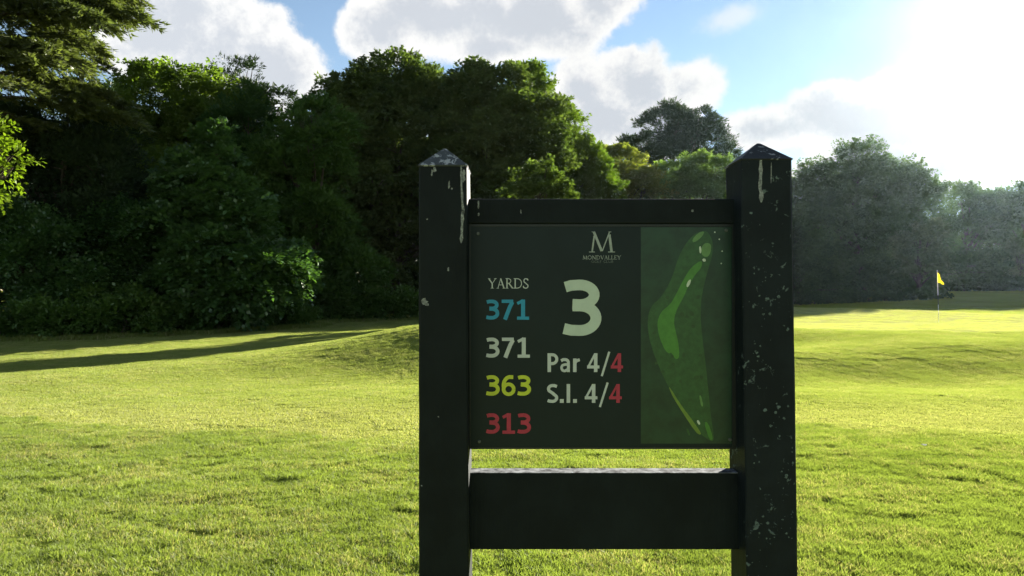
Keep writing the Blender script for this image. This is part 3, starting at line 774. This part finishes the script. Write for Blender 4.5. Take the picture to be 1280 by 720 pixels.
def rail(py0, py1, name_lab, y0=RY, th=.042):
    xl = X(583.6) + .0005 ; xr = X(933.5) - .003
    zt, zb = Z(py0, y0), Z(py1, y0)
    bm = box_bm(xl - .012, xr + .012, y0, y0 + th, zb, zt, .0028)
    o = under(from_bm('rail', bm, M['rail'], sign)); o['label'] = name_lab
    return o
top_rail = rail(248.5, 279.5, 'top rail above the panel', RY - .004)
low_rail = rail(591.5, 687, 'deep lower rail with sunlight painted as a pale top edge', RY - .004)

# pale strip on top of the lower rail: sunlight put into its colour
def irregular(name, outline, y, mat, parent, th=.0006):
    """flat thin patch on a face towards the camera; outline in world x,z"""
    bm = bmesh.new(); f = bm.faces.new([bm.verts.new((a, y, b)) for a, b in outline])
    if f.calc_area() > 0:
        bmesh.ops.recalc_face_normals(bm, faces=bm.faces)
        ex = bmesh.ops.extrude_face_region(bm, geom=[f])
        bmesh.ops.translate(bm, vec=(0, th, 0), verts=[v for v in ex['geom'] if isinstance(v, bmesh.types.BMVert)])
        bmesh.ops.recalc_face_normals(bm, faces=bm.faces)
    return under(from_bm(name, bm, mat, parent))
rgs = np.random.default_rng(9)
wt = box_bm(X(587, RY), X(931, RY), RY - .006, RY + .036, Z(591.5, RY - .004) + .0003, Z(591.5, RY - .004) + .0016)  # added slab, coloured pale to show sun on the rail top
M['sun_strip'] = simple('rail_top_sunlight', (0.12, 0.125, 0.13), .9, .8, 45, .03)
under(from_bm('sunlit_edge', wt, M['sun_strip'], low_rail))

# panel: backing board with a thin darker edge, print on its face
PX0, PX1, PY0, PY1 = 589.5, 920.5, 279.8, 561.5
pz0, pz1 = Z(PY1, RY), Z(PY0, RY)
px0, px1 = X(583.6) + .0008, X(PX1, RY)
panel = under(from_bm('panel', box_bm(px0, px1, RY, RY + .006, pz0, pz1, .0012), M['panel'], sign))
for nm, a in (('panel_edging', (px0 + .0006, px1 - .0006, pz0 + .0005, pz0 + .0045)), ('panel_edging', (px0 + .0006, px1 - .0006, pz1 - .006, pz1 - .0012)),
              ('panel_edging', (px0 + .0006, px0 + .0045, pz0 + .005, pz1 - .0065)), ('panel_edging', (px1 - .009, px1 - .0006, pz0 + .005, pz1 - .0065))):
    under(from_bm(nm, box_bm(a[0], a[1], RY - .0012, RY - .0001, a[2], a[3]), M['panel_edge'], panel))

PAN = RY - .0002
def print_poly(name, pts_px, mat, layer, parent=panel, smooth=0):
    pts_ = [np.array(p, float) for p in pts_px]
    for _ in range(smooth):
        q = []
        for a, b in zip(pts_, pts_[1:] + pts_[:1]): q += [a * .75 + b * .25, a * .25 + b * .75]
        pts_ = q
    bm = bmesh.new(); f = bm.faces.new([bm.verts.new((X(a, RY), PAN - layer * .00012, Z(b, RY))) for a, b in pts_])
    bmesh.ops.recalc_face_normals(bm, faces=bm.faces)
    if f.normal.y > 0: f.normal_flip()
    bmesh.ops.triangulate(bm, faces=bm.faces)
    return under(from_bm(name, bm, mat, parent))
mp_ = lambda L_: [(790 + u / 2.486, 275 + v / 2.486) for u, v in L_]
print_poly('course_map', [(801, 284), (914.5, 284), (914.5, 554.5), (801, 554.5)], M['map'], 1)
print_poly('map_rough', mp_([(225, 32), (195, 42), (165, 75), (142, 120), (125, 180), (92, 240), (57, 268), (46, 320), (58, 390), (85, 460), (120, 532), (165, 602), (205, 660), (248, 690), (256, 680), (246, 620), (238, 540), (228, 440), (216, 350), (212, 260), (228, 180), (250, 110), (252, 70), (240, 42)]), M['map_rough'], 2, smooth=2)
print_poly('map_fairway', mp_([(218, 122), (182, 148), (160, 185), (140, 225), (120, 262), (90, 284), (77, 320), (84, 362), (100, 400), (112, 415), (124, 412), (134, 434), (148, 428), (144, 380), (134, 340), (129, 312), (140, 275), (160, 240), (175, 205), (197, 168), (217, 148)]), M['map_fair'], 3, smooth=2)
print_poly('map_green', mp_([(220, 76), (234, 70), (246, 76), (245, 98), (236, 116), (218, 112), (214, 94)]), M['map_green'], 3, smooth=2)
print_poly('map_light_patch', mp_([(186, 62), (205, 40), (226, 34), (218, 52), (192, 72)]), M['map_green'], 3, smooth=1)
print_poly('map_tee', mp_([(223, 628), (236, 628), (253, 680), (241, 685)]), M['map_fair'], 3, smooth=1)
print_poly('map_tee', mp_([(208, 546), (214, 544), (222, 578), (215, 580)]), M['map_green'], 3, smooth=1)
print_poly('map_path', mp_([(114, 520), (118, 520), (150, 572), (190, 625), (215, 662), (212, 668), (198, 660), (160, 603), (128, 552)]), M['map_line'], 3, smooth=1)
print_poly('map_patch', mp_([(168, 648), (174, 648), (182, 668), (175, 670)]), M['map_rough'], 3, smooth=1)
for B in ([(208, 82), (214, 81), (216, 100), (210, 106)], [(217, 121), (226, 119), (231, 127), (222, 131)], [(168, 206), (173, 190), (183, 183), (182, 196), (173, 210)], [(200, 625), (205, 620), (213, 632), (208, 638)]):
    print_poly('map_bunker', mp_(B), M['map_sand'], 4, smooth=2)
for u, v in ((257, 38), (271, 60), (280, 97), (277, 135)):
    print_poly('map_dot', mp_([(u - 3, v), (u, v - 3), (u + 3, v), (u, v + 3)]), M['map_sand'], 4, smooth=1)
rgm = np.random.default_rng(12)
for u, v, r in ((155, 292, 9), (170, 300, 7), (185, 292, 8), (160, 420, 7), (125, 424, 5), (200, 490, 8), (215, 488, 6), (128, 448, 5), (70, 350, 6), (95, 470, 6), (205, 240, 7), (190, 330, 7), (110, 240, 6), (180, 560, 7), (212, 420, 6), (150, 500, 6), (75, 445, 5)):
    a = np.linspace(0, 2 * np.pi, 9)[:-1]; rr = r * rgm.uniform(.7, 1.2, 8)
    print_poly('map_tree_clump', mp_([(u + c * q, v + s * q) for c, s, q in zip(np.cos(a), np.sin(a), rr)]), M['map_tree'], 5, smooth=1)

# --- lettering: strokes in a unit box (height 1), each laid a hair above the last
def arc(cx, cy, rx, ry, a0, a1, n=14):
    t = np.radians(np.linspace(a0, a1, n)); return [(cx + rx * math.cos(q), cy + ry * math.sin(q)) for q in t]
def bold(w):
    h = w / 2
    g = {}
    g['3'] = (.60, [([(.05, .872), (.13, 1 - h * 1.05)] + arc(.250, .735, .198, .265 - h * .95, 92, -90, 18) + [(.15, .565)], w * .97),
                    ([(.15, .535)] + arc(.250, .535 - (.535 - h) / 2, .222, (.535 - h) / 2, 90, -92, 18) + [(.13, h * 1.05), (.03, .128)], w * .99)])
    g['7'] = (.60, [([(.04, 1 - h * .9), (.50, 1 - h * .9)], w * .9), ([(.47, 1 - h * 1.3), (.36, .62), (.17, 0.0)], w * 1.08)])
    g['1'] = (.60, [([(.29, 0.0), (.29, 1.0)], w * 1.08), ([(.06, .80), (.29, .955)], w * .8), ([(.05, h * .8), (.53, h * .8)], w * .85)])
    g['6'] = (.60, [(arc(.285, .315, .195, .245, 0, 360, 28), w * .95), ([(.46, 1 - h * 1.0), (.34, 1 - h * .95)] + arc(.345, .50, .255, .42, 95, 195, 12), w)])
    g['4'] = (.60, [([(.385, 0.0), (.385, 1.0)], w * 1.0), ([(.36, .965), (.075, .29)], w * .62), ([(.02, .27), (.54, .27)], w * .86)])
    g['P'] = (.56, [([(.12, 0), (.12, 1)], w), ([(.12, 1 - h * .85), (.24, 1 - h * .85)] + arc(.25, .685, .19, .315 - h * .85, 90, -90, 12) + [(.12, .37 + h * .85)], w * .85)])
    g['a'] = (.52, [([(.06, .60), (.15, .66)] + arc(.225, .50, .145, .165, 80, 0, 8) + [(.37, 0.0)], w * .85), ([(.37, .40), (.24, .40)] + arc(.20, .225, .12, .165, 110, 290, 12) + [(.36, .16)], w * .75)])
    g['r'] = (.38, [([(.12, 0), (.12, .72)], w), ([(.12, .46), (.19, .60), (.33, .655)], w * .85)])
    g['S'] = (.50, [([(.43, .87), (.33, 1 - h * .9)] + arc(.25, .74, .165, .26 - h * .85, 85, 215, 10) + [(.25, .52), (.36, .40)] + arc(.245, .265, .175, .265 - h * .85, 30, -95, 10) + [(.12, h * 1.0), (.05, .13)], w * .88)])
    g['.'] = (.27, [([(.13, 0.0), (.13, w * 1.1)], w * 1.1)])
    g['I'] = (.27, [([(.13, 0), (.13, 1)], w)])
    g['/'] = (.40, [([(.04, -.22), (.36, 1.08)], w * .62)])
    g[' '] = (.24, [])
    return g
BOLD = bold(.185)
SERIF = {  # thin and thick strokes with short serifs
    'Y': (.72, [([(.08, .97), (.36, .48)], .10), ([(.64, .97), (.37, .48)], .05), ([(.36, .50), (.36, .02)], .10), ([(.22, .02), (.50, .02)], .04), ([(0, .98), (.2, .98)], .04), ([(.54, .98), (.74, .98)], .04)]),
    'A': (.76, [([(.12, .02), (.37, .98)], .05), ([(.36, 1.0), (.64, .02)], .10), ([(.2, .35), (.54, .35)], .045), ([(0, .02), (.22, .02)], .04), ([(.52, .02), (.76, .02)], .04)]),
    'R': (.70, [([(.14, .02), (.14, .98)], .10), ([(.02, .98), (.28, .98)] + arc(.30, .74, .17, .22, 85, -90, 10) + [(.16, .52)], .06), ([(.30, .50), (.62, .02)], .10), ([(.02, .02), (.27, .02)], .04), ([(.54, .02), (.72, .02)], .04)]),
    'D': (.80, [([(.14, .02), (.14, .98)], .10), ([(.02, .97), (.30, .97)] + arc(.32, .50, .36, .47, 88, -88, 14) + [(.02, .03)], .065)]),
    'S': (.52, [([(.42, .78), (.40, .93)] + arc(.24, .76, .16, .21, 60, 225, 10) + [(.24, .52), (.36, .38)] + arc(.24, .24, .19, .22, 30, -120, 10) + [(.05, .10), (.04, .26)], .085)]),
    'M': (1.0, [([(.14, .04), (.22, .80)], .075), ([(.20, 1.0), (.50, .06)], .12), ([(.80, 1.0), (.52, .06)], .055), ([(.79, .86), (.87, .04)], .12), ([(.02, .02), (.24, .02)], .04), ([(.74, .02), (1.0, .02)], .04), ([(.12, .985), (.25, .985)], .03), ([(.76, .985), (.86, .985)], .03)]),
    'O': (.84, [(arc(.42, .50, .34, .46, 0, 360, 24), .085)]),
    'N': (.86, [([(.14, .02), (.14, .98)], .06), ([(.13, .98), (.70, .02)], .11), ([(.71, .0), (.71, .98)], .06), ([(.02, .02), (.26, .02)], .04), ([(.6, .98), (.84, .98)], .04)]),
    'V': (.74, [([(.10, .98), (.38, .02)], .10), ([(.64, .98), (.38, .02)], .05), ([(0, .98), (.22, .98)], .04), ([(.54, .98), (.74, .98)], .04)]),
    'L': (.60, [([(.14, .02), (.14, .98)], .10), ([(.02, .03), (.52, .03), (.56, .22)], .055), ([(.02, .98), (.27, .98)], .04)]),
    'E': (.62, [([(.14, .02), (.14, .98)], .10), ([(.02, .97), (.52, .97), (.53, .82)], .05), ([(.14, .52), (.42, .52)], .05), ([(.02, .03), (.54, .03), (.57, .2)], .05)]),
    'G': (.82, [(arc(.42, .50, .34, .46, 40, 320, 18) + [(.70, .42), (.50, .42)], .085)]),
    'F': (.58, [([(.14, .02), (.14, .98)], .10), ([(.02, .97), (.50, .97), (.52, .80)], .05), ([(.14, .52), (.40, .52)], .05), ([(.02, .02), (.27, .02)], .04)]),
    'C': (.74, [(arc(.42, .50, .34, .46, 45, 315, 18), .085)]),
    'U': (.80, [([(.14, .98), (.14, .34)] + arc(.40, .32, .26, .29, 180, 360, 12) + [(.66, .98)], .08)]),
    'B': (.66, [([(.14, .02), (.14, .98)], .10), ([(.02, .97), (.28, .97)] + arc(.28, .75, .17, .22, 90, -90, 8) + [(.16, .53)], .06), ([(.16, .50), (.30, .50)] + arc(.30, .265, .21, .235, 90, -90, 8) + [(.02, .03)], .06)]),
    ' ': (.4, []),
}
def stroke_strip(bm, pts_, wd, y, sx, sy, ox, oz):
    pts_ = np.array(pts_, float) * [sx, sy]; wd = wd * sy
    d = np.gradient(pts_, axis=0); d /= np.linalg.norm(d, axis=1)[:, None] + 1e-9
    seg = np.diff(pts_, axis=0); seg /= np.linalg.norm(seg, axis=1)[:, None] + 1e-9
    n = np.stack([-d[:, 1], d[:, 0]], -1); k = np.ones(len(pts_))
    for i in range(1, len(pts_) - 1):
        m = seg[i - 1] + seg[i]; m /= np.linalg.norm(m) + 1e-9; n[i] = (-m[1], m[0]); k[i] = min(1.6, 1 / max(.4, abs(np.dot(n[i], (-seg[i][1], seg[i][0])))))
    a = pts_ + n * (wd / 2 * k)[:, None]; b = pts_ - n * (wd / 2 * k)[:, None]
    va = [bm.verts.new((ox + p[0], y, oz + p[1])) for p in a]; vb = [bm.verts.new((ox + p[0], y, oz + p[1])) for p in b]
    for i in range(len(pts_) - 1):
        f = bm.faces.new((vb[i], vb[i + 1], va[i + 1], va[i])); f.normal_update()
        if f.normal.y > 0: f.normal_flip()

def text(s, font, x0px, x1px, ytop, ybot, mat, parts=None, weight=1.0, name='lettering'):
    """one run of lettering; parts = [(n_chars, material)] splits the colours"""
    adv = [font[c][0] for c in s]; tot = sum(adv) - (.05 if font is BOLD else .02)
    xa, xb = X(x0px, RY), X(x1px, RY); zb, zt = Z(ybot, RY), Z(ytop, RY)
    sy = zt - zb; sx = (xb - xa) / tot; x = xa; bms = [bmesh.new() for _ in (parts or [0])]; lay = 0
    ends = np.cumsum([p[0] for p in parts]) if parts else [len(s)]
    for i, c in enumerate(s):
        b = bms[int(np.searchsorted(ends, i, side='right'))]
        for st, wd in font[c][1]:
            lay = (lay + 1) % 5
            stroke_strip(b, st, wd * weight, PAN - .0005 - lay * .00006, sx, sy, x, zb)
        x += font[c][0] * sx
    for j, b in enumerate(bms):
        under(from_bm(name, b, parts[j][1] if parts else mat, panel))
text('YARDS', SERIF, 610, 661, 348, 360.5, M['ink_white'], weight=1.15)
text('371', BOLD, 607, 662, 374.5, 399.5, M['ink_blue'])
text('371', BOLD, 607, 663, 422, 447, M['ink_white'])
text('363', BOLD, 607, 664, 469, 494.5, M['ink_yellow'])
text('313', BOLD, 607, 664, 516.5, 542, M['ink_red'])
text('3', BOLD, 702, 752, 350, 419.5, M['ink_big'], weight=1.06)
text('Par 4/4', BOLD, 683, 779, 441.5, 465, None, [(6, M['ink_white']), (1, M['ink_red'])])
text('S.I. 4/4', BOLD, 683, 777.5, 480, 503.5, None, [(7, M['ink_white']), (1, M['ink_red'])])
text('M', SERIF, 735.5, 768, 289.5, 315.5, M['ink_logo'], name='emblem')
text('MONDVALLEY', SERIF, 728, 776, 319.4, 324.3, M['ink_logo'], weight=1.3)
text('GOLF CLUB', SERIF, 739, 767, 325.6, 328.4, M['ink_dim'], weight=1.4)

for px_, py_ in ((597.5, 292), (599, 552), (912.5, 549.5), (907.5, 288)):
    bm = bmesh.new(); bmesh.ops.create_cone(bm, cap_ends=True, segments=14, radius1=.0042, radius2=.0030, depth=.0016)
    bmesh.ops.rotate(bm, cent=(0, 0, 0), matrix=Matrix.Rotation(R(90), 3, 'X'), verts=bm.verts)
    bmesh.ops.translate(bm, vec=(X(px_, RY), PAN - .0014, Z(py_, RY)), verts=bm.verts)
    under(from_bm('screw', bm, M['screw'], panel))

# drips and droppings dried on the posts and the rail
def drip(px_, py_, ln, wd, parent, y=FY - .0004, Yp=FY, seed=0, blob=True):
    rg = np.random.default_rng(seed); k = max(5, int(ln / 5)); q = np.linspace(0, 1, k)
    wv = wd * (0.55 + .45 * rg.random(k)); wv[0] *= .6; wv[-1] *= .35
    if blob: wv[-2] = wd * 1.05
    cxs = px_ + np.cumsum(rg.normal(0, wd * .12, k))
    L_ = [(c - w_ / 2, py_ + t * ln) for c, w_, t in zip(cxs, wv, q)] + [(c + w_ / 2, py_ + t * ln) for c, w_, t in list(zip(cxs, wv, q))[::-1]]
    irregular('dried_drip', [(X(a, Yp), Z(b, Yp)) for a, b in L_], y, M['dropping'], parent)
for a in ((577, 208, 60, 3.2), (578.5, 262, 42, 4.2), (543.5, 209, 6, 4.5), (562, 226, 10, 2.4), (561, 334, 5, 2.4), (580, 212, 16, 5), (540, 212, 8, 2)):
    drip(*a, pl, seed=int(a[0] * 7 + a[1]))
for k, (cx_, cy_, r_) in enumerate(((531, 377, 4.2), (534, 381, 2.4), (565, 236, 1.2), (527, 607, 1.2), (548, 521, 1.0), (534, 274, 1.2))):
    a = np.linspace(0, 2 * np.pi, 10)[:-1]; rr = r_ * rgs.uniform(.5, 1.2, 9)
    irregular('lichen_spot', [(X(cx_ + q * math.cos(t)), Z(cy_ + q * math.sin(t))) for t, q in zip(a, rr)], FY - .0004, M['dropping'], pl)
for a in ((951, 200, 53, 5.5), (964, 203, 26, 1.3)):
    drip(*a, pr, seed=int(a[0] * 3 + a[1]))
M['lichen'] = simple('pale_lichen', (0.085, 0.115, 0.105), .9, .5, 300)
bmL = bmesh.new()
for k in range(100):
    c = ((968, 300), (948, 345), (955, 384), (962, 500), (985, 590), (981, 588), (950, 480), (958, 660), (985, 655), (986, 670), (946, 445), (972, 520))[k % 12]
    if k % 3 == 0: cx_, cy_ = rgs.uniform(937, 990), rgs.uniform(260, 718)
    else: cx_, cy_ = c[0] + rgs.normal(0, 6), c[1] + rgs.normal(0, 12)
    r_ = rgs.gamma(1.6, .55) + .25; lo, hi = 936 + (cy_ - 200) / 520 * 7 * .6, 985 + (cy_ - 200) / 520 * 8
    cx_ = min(max(cx_, lo), hi); cy_ = min(cy_, 760)
    a = np.linspace(0, 2 * np.pi, 9)[:-1]; rr = r_ * rgs.uniform(.4, 1.3, 8)
    vs = [bmL.verts.new((X(cx_ + q * math.cos(t2)), FY - .0011 - k * 2e-6, Z(cy_ + q * math.sin(t2)))) for t2, q in zip(a, rr)]
    f = bmL.faces.new(vs); f.normal_update()
    if f.normal.y > 0: f.normal_flip()
lo_ = under(from_bm('lichen', bmL, M['lichen'], pr)); lo_['kind'] = 'stuff'
for a in ((598, 251, 10, 2.2), (599, 266, 4, 2.2), (651, 262, 5, 1.4), (865, 262, 3, 3)):
    drip(*a, top_rail, y=RY - .0048, Yp=RY - .004, seed=int(a[0]))

# ------------------------------------------------------------------ the flag on the green
FYY = 30.3
fx = (1173.5 - 640) / F * FYY; fz = float(height(fx, FYY))
M['flag'] = leaf_mat('yellow_flag_cloth', (0.62, 0.50, 0.01), (0.72, 0.62, 0.02), 0.45, .03, (1.1, 1.0, .4))
M['pole_white'] = simple('white_pole_paint', (.62, .62, .58), .4, .05, 20)
M['pole_dark'] = simple('dark_pole_paint', (.03, .035, .03), .4, .1, 20)
fl = empty('golf_flagstick', (fx, FYY, fz), 'thin banded flagstick with a drooping yellow flag standing in the green', 'flag')
def seg(z0, z1, r, mat, nm='pole'):
    tv, tq = tubes([(np.array([[0, 0, z0], [0, 0, (z0 + z1) / 2], [0, 0, z1]]), np.array([r, r, r]))], 10)
    return link(nm, raw_mesh(nm, tv, tq, 4), mat, fl, smooth=True)
seg(-.1, .74, .0105, M['pole_white']); seg(.74, 1.12, .011, M['pole_dark'], 'pole_band'); seg(1.12, 2.14, .0125, M['pole_white'])
fl.rotation_euler = (0, R(-1.8), 0)
top = 2.13; nu, nv = 10, 12; V = []
for i in range(nu):
    u = i / (nu - 1)
    for j in range(nv):
        v = j / (nv - 1)
        # hoist along the pole; the fly droops down and gathers in folds
        x = .012 + .30 * u * (0.35 + .65 * v) * (1 - .25 * max(0, v - .7) / .3)
        z = top - .03 - .46 * v * (1 - .18 * u) - .30 * u ** 1.3 * (1 - .25 * v) + .05 * u * v
        y = .045 * math.sin(u * 8.5 + v * 1.5) * u ** .6
        V.append((x, y, z))
V = np.array(V); q = (np.arange(nu - 1)[:, None] * nv + np.arange(nv - 1)[None, :]).ravel()
link('flag', raw_mesh('flag', V, np.stack([q, q + 1, q + nv + 1, q + nv], -1), 4), M['flag'], fl, smooth=True)
tv, tq = tubes([(np.array([[0, 0, 2.135], [0, 0, 2.15], [0, 0, 2.165]]), np.array([.014, .016, .002]))], 8)
link('pole_tip', raw_mesh('pole_tip', tv, tq, 4), M['pole_white'], fl, smooth=True)

# small crumpled white scrap lying in the rough on the right
Ys = 6.9; sx_ = (1155.5 - 640) / F * Ys
bm = bmesh.new(); bmesh.ops.create_grid(bm, x_segments=5, y_segments=4, size=.024)
for v in bm.verts: v.co.z = .006 * math.sin(v.co.x * 210 + v.co.y * 90) + .055; v.co.y *= .7; v.co.x *= .9 + .3 * math.sin(v.co.y * 150)
me = bpy.data.meshes.new('white_scrap'); bm.to_mesh(me); bm.free()
M['scrap'] = simple('white_paper', (.75, .75, .72), .7, .05, 60)
o = link('white_scrap', me, M['scrap'], None, loc=(sx_, Ys, float(height(sx_, Ys)) - .004))
md = o.modifiers.new('thick', 'SOLIDIFY'); md.thickness = .001
tag(o, 'small crumpled white scrap lying on the grass to the right of the sign', 'litter')

# ------------------------------------------------------------------ air
hz = box_bm(-420, 420, -370, 440, -1.6, 27.0)
hm, ht = new_mat('haze')
pv = ht.node('ShaderNodeVolumePrincipled')
pv.inputs['Color'].default_value = (0.62, 0.84, 1.0, 1); pv.inputs['Density'].default_value = 0.000046; pv.inputs['Anisotropy'].default_value = 0.78
ht.l.new(pv.outputs[0], ht.out.inputs['Volume'])
ho = from_bm('haze', hz, hm); tag(ho, 'thin bright evening haze over the course', kind='stuff')
